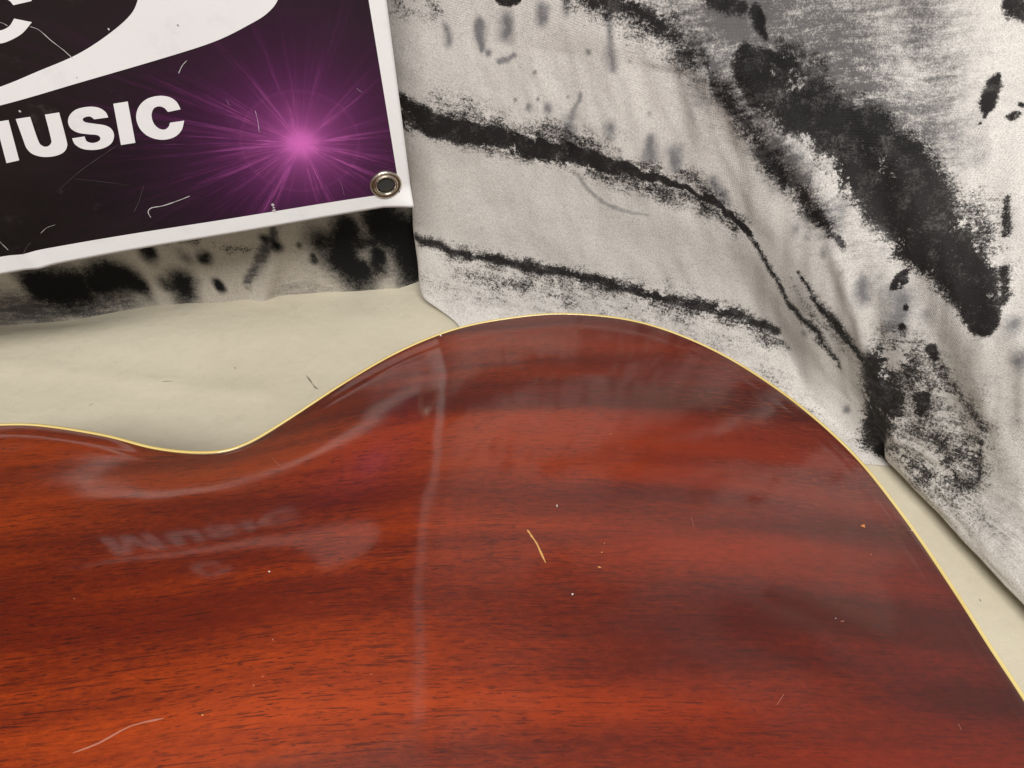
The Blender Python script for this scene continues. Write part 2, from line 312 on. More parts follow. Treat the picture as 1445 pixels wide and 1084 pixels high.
CM = [
 # upper stroke on the left part
 (K, 1.05, .6, [(556, 143, 18), (569, 156, 19), (620, 178, 17), (693, 194, 14), (769, 211, 13), (827, 223, 13), (890, 242, 7), (954, 259, 4), (1010, 287, 4), (1056, 330, 5)]),
 (K, .74, 1.15, [(560, 138, 34), (620, 163, 34), (693, 181, 32), (769, 199, 30), (827, 211, 30), (890, 230, 24), (954, 249, 20), (1010, 277, 15), (1054, 320, 10)]),
 (K, .72, 1.0, [(575, 176, 14), (651, 198, 15), (731, 216, 16), (795, 231, 16), (858, 246, 18), (922, 266, 18), (985, 288, 17), (1040, 322, 12)]),
 # lower stroke
 (K, .92, .9, [(583, 331, 9), (590, 334, 9), (612, 345, 10), (674, 361, 10), (733, 373, 10), (802, 387, 11), (854, 400, 12), (923, 417, 12), (992, 431, 13), (1060, 452, 12), (1096, 468, 9)]),
 (K, .70, 1.1, [(584, 340, 22), (640, 360, 22), (733, 380, 22), (802, 394, 23), (854, 408, 25), (923, 425, 27), (992, 441, 27), (1060, 462, 24), (1105, 488, 14)]),
 (K, .66, 1.1, [(587, 366, 24), (646, 382, 22), (698, 398, 24), (754, 411, 22), (822, 425, 18)]),
 (K, .44, 1.2, [(600, 400, 40), (700, 420, 40), (820, 440, 40), (950, 460, 40), (1050, 490, 36), (1110, 540, 30)]),
 ('wash', .30, .9, [(640, 425, 40), (760, 435, 40), (900, 445, 36), (1010, 480, 30), (1100, 540, 26), (1190, 620, 26)]),
 (K, .36, .9, [(1010, 470, 20), (1100, 545, 22), (1180, 610, 22)]),
 # top left smudges
 (K, .5, .8, [(560, 8, 20), (595, 6, 26), (612, 14, 20)]), (K, 1, .6, [(705, -2, 7), (730, -3, 7)]), (K, .55, .8, [(800, 0, 12), (830, -4, 12)]),
 (K, .95, 1.0, [(820, -8, 22), (862, 4, 24), (900, 14, 24), (935, 34, 20)]), (K, .78, 1.1, [(850, 4, 36), (915, 34, 36), (950, 54, 32), (985, 80, 26), (1005, 110, 16)]), ('wash', .7, 1.1, [(930, 0, 50), (980, 20, 60), (1010, 70, 40)]),
 # brown stripe along the fold and the big black stroke
 (K, .74, .9, [(985, 70, 9), (1002, 95, 13), (1030, 150, 18), (1074, 215, 19), (1122, 272, 17), (1160, 318, 13), (1188, 345, 8)]), ('wash', .75, .8, [(990, 70, 12), (1010, 95, 18), (1040, 148, 24), (1088, 212, 26), (1136, 268, 24), (1176, 312, 20)]),
 (K, .44, .9, [(1020, 110, 18), (1065, 180, 22), (1118, 245, 22), (1160, 290, 20)]), ('wash', .55, .9, [(1020, 110, 20), (1065, 180, 26), (1118, 245, 26), (1160, 290, 24)]),
 (K, .50, 1.0, [(1066, 88, 24), (1110, 118, 40), (1170, 170, 48), (1240, 240, 50), (1300, 290, 48), (1335, 345, 44), (1360, 400, 32)]),
 (K, 1.12, .6, [(1042, 82, 16), (1068, 94, 26), (1108, 120, 37), (1168, 171, 43), (1236, 237, 45), (1296, 287, 45), (1327, 336, 43), (1353, 385, 31), (1368, 425, 21), (1376, 462, 13)]),
 (K, .70, 1.0, [(1345, 288, 30), (1388, 302, 34), (1392, 350, 36), (1398, 400, 30), (1388, 445, 24), (1378, 465, 16)]),
 (K, .8, .8, [(1422, 280, 6), (1421, 330, 7)]), (K, .8, .8, [(1420, 380, 7), (1415, 420, 8), (1395, 450, 9)]),
 (K, .9, .7, [(1000, 2, 10), (1020, 6, 11), (1045, 10, 10)]), (K, .95, .7, [(1068, 18, 9), (1072, 34, 11), (1078, 52, 7)]), (K, .6, .8, [(1100, 60, 14), (1140, 82, 14), (1165, 100, 10)]),
 # grey smoky area along the top
 ('wash', .98, 1.1, [(1040, -20, 100), (1110, 30, 115), (1175, 60, 125), (1225, 100, 110), (1275, 165, 80)]), ('wash', .6, 1.0, [(1000, 30, 40), (1030, 80, 40), (1060, 140, 30)]),
 ('wash', .78, 1.2, [(1270, 10, 90), (1285, 80, 90), (1290, 150, 80), (1320, 215, 50)]), ('wash', .30, 1.4, [(1400, 40, 90), (1410, 250, 80), (1420, 520, 80)]), ('wash', .42, 1.2, [(1330, 560, 110), (1400, 680, 90), (1430, 780, 60)]), (K, .5, 1.2, [(1290, 620, 60), (1340, 680, 60), (1400, 740, 40)]), ('wash', .3, 1.2, [(1150, 420, 60), (1200, 520, 50)]), ('wash', .32, 1.0, [(1180, 330, 60), (1280, 440, 70), (1340, 560, 80), (1400, 640, 60)]),
 # leaf-shaped blot and specks on the right
 (K, 1.1, .8, [(1409, 106, 4), (1404, 118, 10), (1399, 132, 9), (1396, 142, 11), (1392, 154, 6), (1390, 166, 2)]), (K, 1, .5, [(1432, 0, 14), (1450, 4, 16)]), (K, .8, .6, [(1383, 174, 3)]), (K, .8, .6, [(1428, 165, 6), (1436, 160, 5)]), (K, .9, .6, [(1442, 148, 4)]),
 ('spot', .7, .9, [(1344, 195, 11)]), ('spot', .5, .9, [(1380, 225, 14)]), ('spot', .5, .9, [(1310, 178, 8)]), ('spot', .5, .9, [(1330, 40, 6)]),
 # thin strokes beside the fold
 (K, .82, 1.0, [(1058, 332, 6), (1090, 385, 7), (1118, 434, 8), (1148, 464, 11), (1168, 492, 9), (1184, 518, 6)]),
 (K, .86, 1.0, [(1126, 386, 5), (1150, 420, 8), (1168, 444, 10), (1195, 481, 13), (1217, 506, 12)]), (K, .56, 1.1, [(1120, 400, 16), (1160, 455, 20), (1195, 495, 18)]),
 (K, 1.1, .6, [(1278, 386, 5), (1270, 396, 9), (1264, 403, 5)]), (K, 1, .6, [(1279, 434, 4)]), (K, .9, .6, [(1272, 462, 5)]), ('spot', .85, .9, [(1218, 403, 15), (1220, 415, 16)]), ('spot', .9, .9, [(1266, 425, 20), (1264, 448, 20)]),
 ('spot', .6, .9, [(1306, 447, 11)]), ('spot', .85, .9, [(1427, 461, 15)]), ('spot', .85, .9, [(1440, 511, 16)]), ('spot', .7, .9, [(1135, 471, 7)]), ('spot', .85, .9, [(1195, 578, 7)]),
 ('spot', .6, .9, [(1160, 358, 8)]), ('spot', .7, .9, [(1185, 295, 16)]), ('spot', .6, .9, [(1123, 325, 12)]), ('spot', .55, .9, [(1140, 335, 8)]), ('spot', .5, .9, [(1245, 355, 9)]), ('spot', .5, .9, [(1185, 385, 7)]),
 # black block near the hem and its rubbed surround
 (K, 1.0, .8, [(1236, 515, 26), (1242, 556, 36), (1240, 590, 32), (1234, 615, 24), (1246, 640, 12)]), (K, .80, 1.1, [(1255, 500, 40), (1285, 540, 50), (1300, 580, 46)]), (K, .66, 1.2, [(1300, 520, 60), (1330, 590, 66), (1345, 650, 56)]), (K, .66, .9, [(1258, 488, 24), (1275, 520, 30), (1285, 550, 28)]),
 (K, .95, .7, [(1313, 492, 8), (1318, 502, 8)]), (K, 1, .6, [(1298, 560, 11), (1302, 575, 9)]), (K, .6, .8, [(1318, 512, 16), (1345, 548, 16), (1372, 582, 14), (1393, 605, 12)]),
 (K, .72, 1.0, [(1290, 600, 44), (1330, 630, 50), (1360, 660, 38)]), (K, .7, .8, [(1386, 622, 5), (1383, 650, 5), (1380, 682, 5)]), (K, .75, .8, [(1340, 650, 16)]), (K, .85, 1.0, [(1262, 640, 24), (1285, 655, 30), (1320, 668, 34), (1365, 680, 24)]), (K, .62, 1.1, [(1275, 665, 30), (1310, 700, 34), (1355, 720, 30)]),
 # blue-grey blots on the left part
 ('spot', .8, .9, [(630, 42, 8), (633, 58, 8)]), ('spot', 1, .9, [(678, 32, 8), (677, 48, 11), (677, 64, 6)]), ('spot', .9, .9, [(716, 28, 14), (713, 46, 14)]), ('spot', .85, .9, [(765, 12, 12), (764, 26, 11)]), ('spot', .7, .9, [(800, 4, 10), (800, 20, 8)]),
 ('spot', .75, .9, [(856, 28, 8), (862, 60, 8), (863, 85, 13), (863, 98, 8)]), ('spot', .9, .8, [(689, 74, 6)]), ('spot', .8, .8, [(703, 88, 4), (714, 84, 4), (726, 79, 4)]), ('spot', .8, .8, [(831, 73, 5)]), ('spot', .6, .8, [(889, 87, 4)]),
 ('spot', .8, .8, [(746, 152, 6)]), ('spot', .85, .8, [(771, 155, 8)]), ('spot', .8, .8, [(754, 102, 3)]), ('spot', .8, .8, [(727, 141, 3)]), ('spot', .8, .8, [(759, 140, 3)]), ('spot', .7, .8, [(801, 137, 3)]),
 ('spot', .8, .9, [(817, 136, 4), (811, 152, 5), (805, 175, 14), (803, 192, 18), (808, 205, 14)]), ('spot', .85, .9, [(859, 185, 13)]), ('spot', .95, .9, [(918, 200, 12), (917, 218, 13)]), ('spot', .9, .9, [(952, 218, 14), (955, 232, 12)]), ('spot', .7, .8, [(916, 161, 4)]),
 ('spot', .8, .9, [(1005, 262, 14), (1020, 280, 12)]), ('spot', .6, .8, [(815, 247, 4), (832, 270, 4), (858, 290, 4), (890, 300, 3), (916, 302, 2)]), ('spot', .5, .8, [(737, 247, 3)]), ('spot', .5, .8, [(680, 323, 3)]), ('spot', .4, .9, [(567, 65, 6)]),
]
# strokes above the frame: unseen, added to break up reflections in the lacquer
Vc, masks = raster(canvas, CM, ('ink', 'spot', 'wash'))
extra = np.clip((Vc[:, 2] - .25)/.12, 0, 1)*(.62 + .9*vnoise(Vc[:, 0]*9 + Vc[:, 2]*3, Vc[:, 2]*7, 51))      # unseen upper cloth darkened to cut pale haze in the lacquer
for i in range(46):
    x0, z0 = rng.uniform(-.1, .35), .30 + .028*i; ang = rng.uniform(-.5, .5); L = rng.uniform(.05, .2); r = rng.uniform(.015, .05)
    a = np.array([x0, z0]); ab = np.array([math.cos(ang), math.sin(ang)])*L; Pq = Vc[:, [0, 2]]
    t = np.clip(((Pq - a)@ab)/(ab@ab), 0, 1); d = np.linalg.norm(Pq - a - t[:, None]*ab, axis=1)
    extra = np.maximum(extra, rng.uniform(.5, 1.05)*np.clip((1.3 - d/r)/1.2, 0, 1))
canvas.data.attributes['wash'].data.foreach_set('value', np.maximum(masks['wash'], extra).astype(np.float32))
tag(canvas, 'off-white canvas with black brush strokes and grey blots, sweeping behind the guitar', 'canvas')

# ------------------------------------------------------------------ banner
BC = at_y(582, 286, .331); YAW = math.radians(15.5)
BR = Vector((math.cos(YAW), math.sin(YAW), 0)); BN = Vector((math.sin(YAW), -math.cos(YAW), 0))
def ab(u, v):
    d = ray(u, v); t = (BC - EYE).dot(BN) / d.dot(BN); q = EYE + d*t - BC
    return (q.dot(BR), q.z)
def bsurf(a, b):
    w = .0010*math.sin(a*21+1.0)*math.sin(b*17+.6) + .0003*math.sin(a*53+b*40)
    w += .0011*math.exp(-(((a + .198) + .28*(b-.03))/.0045)**2)                 # a pressed crease
    w += .004*max(0, 1-math.hypot(a/.016, b/.012))**1.2                           # the corner lifts
    return w
def bpt(a, b, lift=0.0): return Vector((a, b, bsurf(a, b) + lift))
banner = empty('banner'); banner.matrix_world = __import__('mathutils').Matrix(((BR.x, 0, BN.x, BC.x), (BR.y, 0, BN.y, BC.y), (0, 1, 0, BC.z), (0, 0, 0, 1)))
tag(banner, 'black vinyl banner with white border, MUSIC lettering and a purple light burst', 'banner')
pr1, pr2 = ab(564, 270), ab(520, 0); bb1 = ab(0, 362)
IN_A = .5*(pr1[0]+pr2[0]); IN_B = .5*(pr1[1]+bb1[1]); bc = ab(425, 203)
def m_banner():
    t = NT('printed_vinyl'); ob = t.obj(); s = t.n('ShaderNodeSeparateXYZ'); t.l(ob, s.inputs[0]); a, b = s.outputs[0], s.outputs[1]
    inside = t.math('MULTIPLY', t.math('LESS_THAN', a, t.math('ADD', pr1[0], t.math('MULTIPLY', t.math('SUBTRACT', b, pr1[1]), (pr2[0]-pr1[0])/(pr2[1]-pr1[1])))),
                    t.math('GREATER_THAN', b, t.math('ADD', pr1[1], t.math('MULTIPLY', t.math('SUBTRACT', a, pr1[0]), (bb1[1]-pr1[1])/(bb1[0]-pr1[0])))))
    da, db = t.math('SUBTRACT', a, bc[0]), t.math('SUBTRACT', b, bc[1])
    r = t.math('SQRT', t.math('ADD', t.math('MULTIPLY', da, da), t.math('MULTIPLY', db, db)))
    inv = t.math('DIVIDE', 1.0, t.math('ADD', r, .0005))
    cx = t.n('ShaderNodeCombineXYZ'); t.l(t.math('MULTIPLY', da, inv), cx.inputs[0]); t.l(t.math('MULTIPLY', db, inv), cx.inputs[1]); t.l(t.math('MULTIPLY', r, .6), cx.inputs[2])
    rays = t.noise(cx.outputs[0], 19, 5, .85); rays2 = t.noise(cx.outputs[0], 2.1, 2, .5)
    ray_s = t.math('MULTIPLY', t.smooth(rays, .48, .68), t.smooth(rays2, .38, .58))
    ray_soft = t.math('MULTIPLY', t.smooth(rays, .35, .7), t.smooth(rays2, .3, .7))
    fall = t.math('POWER', 2.718, t.math('MULTIPLY', r, -37)); fall2 = t.math('POWER', 2.718, t.math('MULTIPLY', r, -44))
    core = t.math('POWER', 2.718, t.math('MULTIPLY', t.math('MULTIPLY', r, r), -26000))
    ring = t.math('MULTIPLY', t.smooth(r, .0255, .028), t.math('SUBTRACT', 1, t.smooth(r, .028, .0284)))
    amt = t.math('ADD', t.math('MULTIPLY', ray_s, t.math('MULTIPLY', fall, 1.25)), t.math('MULTIPLY', ray_soft, t.math('MULTIPLY', fall, .18)))
    amt = t.math('ADD', amt, t.math('MULTIPLY', fall2, .8)); amt = t.math('ADD', amt, core); amt = t.math('ADD', amt, t.math('MULTIPLY', ring, .04))
    amt = t.math('SUBTRACT', 1, t.math('POWER', 2.718, t.math('MULTIPLY', amt, -1.5)))
    blk = t.mix(t.smooth(t.noise(ob, 12, 3), .4, .7), (.013, .011, .011), (.008, .007, .007))
    halo = t.math('POWER', 2.718, t.math('MULTIPLY', r, -60))
    blk = t.mix(t.math('MULTIPLY', halo, .6), blk, (.06, .010, .058))
    pur = t.mix(t.smooth(amt, .0, 1.0), (.21, .026, .20), (.74, .17, .58))
    col = t.mix(amt, blk, pur)
    scuff = t.math('MULTIPLY', t.smooth(t.noise(ob, 55, 5, .75), .60, .78), t.smooth(t.noise(ob, 6, 2), .5, .65))
    col = t.mix(t.math('MULTIPLY', scuff, .10), col, (.35, .32, .32))
    white = t.mix(t.smooth(t.noise(ob, 40, 4, .7), .5, .8), (.86, .86, .87), (.78, .78, .79))
    col = t.mix(inside, white, col)
    nb = t.bump(t.noise(ob, 30, 3), .12, .003); nb = t.bump(t.noise(ob, 1500, 2), .12, .0002, nb)
    return t.set(color=col, rough=.42, spec=.3, normal=nb)
m_print = m_banner(); m_white = NT('white_vinyl_print'); _o = m_white.obj()
m_white = m_white.set(color=m_white.mix(m_white.smooth(m_white.noise(_o, 60, 4, .7), .5, .8), (.86, .86, .88), (.78, .78, .80)), rough=.45, spec=.4)
av = np.concatenate([np.linspace(-.85, -.26, 40, endpoint=False), np.linspace(-.26, 0, 150)]); bv = np.concatenate([np.linspace(0, .13, 75, endpoint=False), np.linspace(.13, .46, 40)])
fr = np.array([[tuple(bpt(a, b)) for a in av] for b in bv]); bk = fr - np.array([0, 0, .0006])
sh = gridmesh('sheet', fr, m_print, banner)
mod = sh.modifiers.new('thickness', 'SOLIDIFY'); mod.thickness = .0006; mod.offset = -1
def spl(pts):                                      # closed outline in photo pixels; a third value 1 marks a corner
    cor = [i for i, p in enumerate(pts) if len(p) == 3]
    if not cor: return [tuple(q) for q in catmull([p[:2] for p in pts], 6)]
    pts = pts[cor[0]:] + pts[:cor[0]]; cor = [i for i, p in enumerate(pts) if len(p) == 3] + [len(pts)]
    out = []
    for i, j in zip(cor[:-1], cor[1:]):
        seg = [p[:2] for p in (pts + pts[:1])[i:j+1]]
        out += [tuple(q) for q in (catmull(seg, 6, False)[:-1] if len(seg) > 2 else [seg[0]])]
    return out
def flat(name, px, lift=.0003, m=None, parent=None, sub=True):
    q = [ab(u, v) for u, v in px]; vs = [Vector((x, y, 0)) for x, y in q]; tr = tessellate_polygon([vs])
    bm = bmesh.new(); bv_ = [bm.verts.new(v) for v in vs]
    for f_ in tr:
        try: bm.faces.new([bv_[i] for i in f_])
        except ValueError: pass
    if sub:
        for _ in range(3):
            lg = [e for e in bm.edges if e.calc_length() > .008]
            if not lg: break
            bmesh.ops.subdivide_edges(bm, edges=lg, cuts=1); bmesh.ops.triangulate(bm, faces=[f_ for f_ in bm.faces if len(f_.verts) > 3])
    for v in bm.verts: v.co = bpt(v.co.x, v.co.y, lift)
    bmesh.ops.recalc_face_normals(bm, faces=bm.faces)
    if sum(f_.normal.z for f_ in bm.faces) < 0: bmesh.ops.reverse_faces(bm, faces=bm.faces)
    me = bpy.data.meshes.new(name); bm.to_mesh(me); bm.free(); me.materials.append(m or m_white)
    o = bpy.data.objects.new(name, me); C.objects.link(o); o.parent = parent or banner
    md = o.modifiers.new('thickness', 'SOLIDIFY'); md.thickness = .00015; md.offset = -1
    return o
z4 = lambda L: [(p[0]/4.817, p[1]/4.817, *p[2:]) for p in L]
flat('letter', [(12, 170), (27, 227), (9, 231), (-2, 189), (-10, 235), (-27, 238), (-52, 200), (-42, 241), (-60, 245), (-77, 186), (-50, 180), (-24, 214), (-15, 174)])['label'] = 'white letter M'
flat('letter', spl(z4([(107, 812, 1), (205, 797, 1), (258, 955), (285, 994), (320, 1001), (346, 978), (345, 940), (305, 783, 1), (402, 768, 1), (450, 950), (455, 1000), (430, 1040), (370, 1065), (290, 1070), (220, 1050), (180, 1010), (158, 955)])))['label'] = 'white letter U'
flat('letter', spl(z4([(735, 803, 1), (718, 768), (670, 738), (600, 731), (520, 748), (475, 785), (462, 830), (480, 875), (530, 905), (600, 916), (660, 922), (682, 942), (670, 965), (630, 977), (590, 965), (575, 932, 1), (490, 945, 1), (510, 985), (560, 1015), (630, 1023), (700, 1012), (755, 980), (775, 930), (760, 885), (715, 858), (640, 846), (582, 836), (562, 818), (575, 801), (612, 796), (640, 815, 1)])))['label'] = 'white letter S'
flat('letter', z4([(770, 712), (868, 697), (920, 975), (822, 990)]))['label'] = 'white letter I'
flat('letter', spl(z4([(1228, 750, 1), (1200, 700), (1150, 668), (1080, 660), (1000, 680), (945, 730), (925, 800), (945, 870), (990, 920), (1050, 948), (1120, 955), (1190, 935), (1235, 890), (1252, 828, 1), (1155, 842, 1), (1145, 870), (1118, 888), (1080, 880), (1045, 845), (1030, 790), (1045, 745), (1080, 730), (1115, 740), (1142, 768, 1)])))['label'] = 'white letter C of the word MUSIC'
flat('letter', spl(z4([(215, 155, 1), (150, 230), (60, 280), (-10, 296), (-100, 275), (-170, 200), (-200, 90), (-180, -30), (-110, -110), (0, -140), (110, -120), (180, -60), (215, 10, 1), (90, 38, 1), (60, 5), (0, -20), (-60, -10), (-90, 60), (-80, 140), (-40, 195), (0, 210), (60, 183), (95, 130, 1)])))['label'] = 'larger white letter C cut by the frame'
flat('swoosh', spl([(-210, 190, 1), (-120, 176), (0, 149), (107, 119), (215, 88), (300, 60), (352, 34), (378, 17), (393, -4), (398, -40), (370, -95), (300, -150), (200, -190, 1), (190, -150), (205, -90), (204, -40), (196, -5), (184, 22), (150, 52), (107, 79), (52, 102), (0, 123), (-120, 165)]))['label'] = 'white crescent swoosh'
def strip(name, px, w, m, lift=.00035, surf='banner', parent=None):
    pts = [Vector((*ab(u, v), 0)) for u, v in px]; pts = [Vector(q) for q in catmull([tuple(p) for p in pts], 4, False)] if len(pts) > 2 else pts
    vs, fs = [], []
    for i, p in enumerate(pts):
        d = (pts[min(i+1, len(pts)-1)] - pts[max(i-1, 0)]).normalized(); n = Vector((-d.y, d.x, 0)); k = .5*w*(.35 if i in (0, len(pts)-1) else 1)*random.uniform(.5, 1.3)
        for s in (-1, 1): q = p + n*s*k; vs.append(bpt(q.x, q.y, lift))
        if i: fs.append((2*i-2, 2*i, 2*i+1, 2*i-1))
    return mesh(name, vs, fs, m, parent or banner)
m_scr = plain('bare_vinyl_scratch', (.55, .53, .53), .6); m_scr2 = plain('faint_vinyl_scratch', (.10, .09, .09), .6); m_scr3 = plain('pale_violet_scratch', (.6, .42, .58), .6)
for px, w, m in [([(-4, 31), (4, 33), (11, 37)], .00022, m_scr), ([(42, 38), (55, 43), (72, 58), (90, 72), (103, 84)], .00026, m_scr),
                 ([(268, 277), (253, 283), (230, 291), (214, 294), (209, 300), (213, 308)], .00045, m_scr), ([(264, 86), (257, 94), (252, 105)], .0003, m_scr),
                 ([(168, 204), (140, 223), (112, 243), (85, 267)], .00016, m_scr2), ([(203, 262), (196, 285), (189, 300)], .0002, m_scr2), ([(-2, 337), (6, 345), (12, 351)], .0003, m_scr),
                 ([(78, 318), (66, 322), (57, 330)], .00018, m_scr), ([(44, 342), (39, 346), (32, 358)], .00018, m_scr2), ([(69, 288), (55, 299)], .00014, m_scr2),
                 ([(360, 156), (364, 172), (366, 188)], .00025, m_scr3), ([(503, 123), (511, 129)], .0003, m_scr3), ([(320, 142), (324, 150)], .0002, m_scr3), ([(480, 255), (486, 275)], .00015, m_scr3), ([(101, 253), (150, 258), (185, 263)], .00012, m_scr2)]:
    strip('scratch', px, w, m)
for (u, v, r) in [(385, 289, .0009), (387, 297, .0010), (386, 293, .0006), (153, 42, .0005), (28, 157, .0006), (108, 110, .0004), (251, 36, .0005)]:
    a, b = ab(u, v); n = 7
    vs = [bpt(a + r*random.uniform(.6, 1.2)*math.cos(k*6.283/n), b + r*random.uniform(.6, 1.2)*math.sin(k*6.283/n), .00046) for k in range(n)]
    mesh('chip', vs, [tuple(range(n))], m_scr if v > 40 else plain('grey_fleck', (.35, .34, .35)), banner, False)
# grommet
m_nickel = NT('worn_nickel'); _o = m_nickel.obj(); m_nickel = m_nickel.set(color=(.62, .57, .47), metal=1.0, rough=m_nickel.math('ADD', .20, m_nickel.math('MULTIPLY', m_nickel.noise(_o, 700, 3), .2)))
ga, gb = ab(544, 259)
prof = [(.0076, -.0002), (.0077, .0005), (.0074, .0012), (.0068, .0015), (.0062, .0013), (.0059, .0013), (.0055, .0018), (.0050, .0021), (.0046, .0018), (.0043, .0008), (.0042, -.0012), (.0041, -.003)]
P_ = np.array([[(1.08*r*math.cos(k*6.2832/40), 1.08*r*math.sin(k*6.2832/40), h) for k in range(40)] for r, h in prof])
gz = bsurf(ga, gb); gro = gridmesh('grommet', P_, m_nickel, banner, wrap=True); gro.location = (ga, gb, gz)
hole_disc = mesh('hole_disc', [(.0042*math.cos(k*6.2832/24), .0042*math.sin(k*6.2832/24), 0) for k in range(24)], [tuple(range(24))], plain('shadowed_hole', (.03, .03, .026), .9), gro, False); hole_disc.location = (0, 0, .0005)  # solid disc, its dark colour stands in for shade inside the ring

# ------------------------------------------------------------------ guitar, lying face down
from mathutils import Matrix
GA = math.radians(5); TILT = math.radians(11.5); RIM = .100          # it rests on its bridge and dips towards the canvas
GM = Matrix.Translation((0, .15, .0145)) @ Matrix.Rotation(GA, 4, 'Z') @ Matrix.Rotation(-TILT, 4, 'X'); GI = GM.inverted()
guitar = empty('guitar'); guitar.matrix_world = GM
def on_rim(u, v):                                  # photo pixel to the plane of the rim, in the guitar's own axes
    a, d = GI @ EYE, GI.to_3x3() @ ray(u, v); q = a + d * ((RIM - a.z) / d.z); return q.x, q.y
tag(guitar, 'glossy red-brown mahogany guitar body with thin cream binding, lying face down', 'guitar')
px = [(0, 597), (60, 598), (150, 612), (220, 630), (290, 636), (340, 627), (400, 593), (480, 541), (560, 495), (640, 463), (720, 447), (800, 441), (900, 452), (1000, 488), (1100, 548), (1200, 632), (1280, 730), (1350, 832), (1400, 910), (1445, 1000)]
half = [on_rim(u, v) for u, v in px]
NC = half[-1][1] - .004
half = [(e, n - NC) for e, n in half]; e0, n0 = half[0]
half = [(e0-.1255, .045), (e0-.115, n0-.062), (e0-.092, n0-.026), (e0-.057, n0-.0055), (e0-.027, n0+.0006)] + half[:-1] + [(max(e for e, n in half) + .0006, .008)]
full = half + [(e, -n) for e, n in half[::-1]]
dense = catmull(full, 12)
for _ in range(6): dense = .5*dense + .25*(np.roll(dense, 1, 0) + np.roll(dense, -1, 0))
seg = np.linalg.norm(np.roll(dense, -1, 0) - dense, axis=1); cum = np.concatenate([[0], np.cumsum(seg)]); NP_ = 520
tq = np.linspace(0, cum[-1], NP_, endpoint=False); dd = np.vstack([dense, dense[:1]])
OL = np.stack([np.interp(tq, cum, dd[:, 0]), np.interp(tq, cum, dd[:, 1])], -1)
tang = np.roll(OL, -1, 0) - np.roll(OL, 1, 0); tang /= np.linalg.norm(tang, axis=1, keepdims=True)
ON = np.stack([tang[:, 1], -tang[:, 0]], -1)
if (ON * (OL - OL.mean(0))).sum() < 0: ON = -ON
# arch of the carved back: a soap-film surface over the outline
gs = .0035; ge = np.arange(-.35, .20, gs); gn = np.arange(-.2555, .2556, gs)
E2, N2 = np.meshgrid(ge, gn); ins = np.zeros(E2.shape, bool)
x1, y1 = OL[:, 0], OL[:, 1]; x2, y2 = np.roll(x1, -1), np.roll(y1, -1)
for a, b, c, d in zip(x1, y1, x2, y2):
    if b == d: continue
    cr = ((N2 >= b) != (N2 >= d)) & (E2 < (c-a)*(N2-b)/(d-b) + a); ins ^= cr
zf = np.zeros(E2.shape)
for _ in range(5000):
    zf[1:-1, 1:-1] = .25*(zf[:-2, 1:-1]+zf[2:, 1:-1]+zf[1:-1, :-2]+zf[1:-1, 2:]) + gs*gs; zf *= ins
zf /= zf.max(); ARCH = .037
def arch(e, n):
    fx = (e - ge[0])/gs; fy = (n - gn[0])/gs; i = np.clip(fx.astype(int), 0, len(ge)-2); j = np.clip(fy.astype(int), 0, len(gn)-2); fx = fx-i; fy = fy-j
    v = (zf[j, i]*(1-fx)+zf[j, i+1]*fx)*(1-fy) + (zf[j+1, i]*(1-fx)+zf[j+1, i+1]*fx)*fy
    return ARCH*np.clip(v, 0, 1)**1.32
BW = .0016
ringk = np.concatenate([np.linspace(0, .06, 8, endpoint=False), np.linspace(.06, 1, 60)])
base = OL - ON*BW
spine = np.stack([-.075 + .125*np.tanh((base[:, 0] + .075)/.14), np.zeros(NP_)], -1)
R_ = np.array([base*(1-k) + spine*k for k in ringk])
zz = arch(R_[..., 0], R_[..., 1])
for _ in range(4):
    zz[1:-1] = .5*zz[1:-1] + .125*(zz[:-2]+zz[2:]+np.roll(zz, 1, 1)[1:-1]+np.roll(zz, -1, 1)[1:-1])
zz -= zz[0:1]*np.exp(-ringk*60)[:, None]
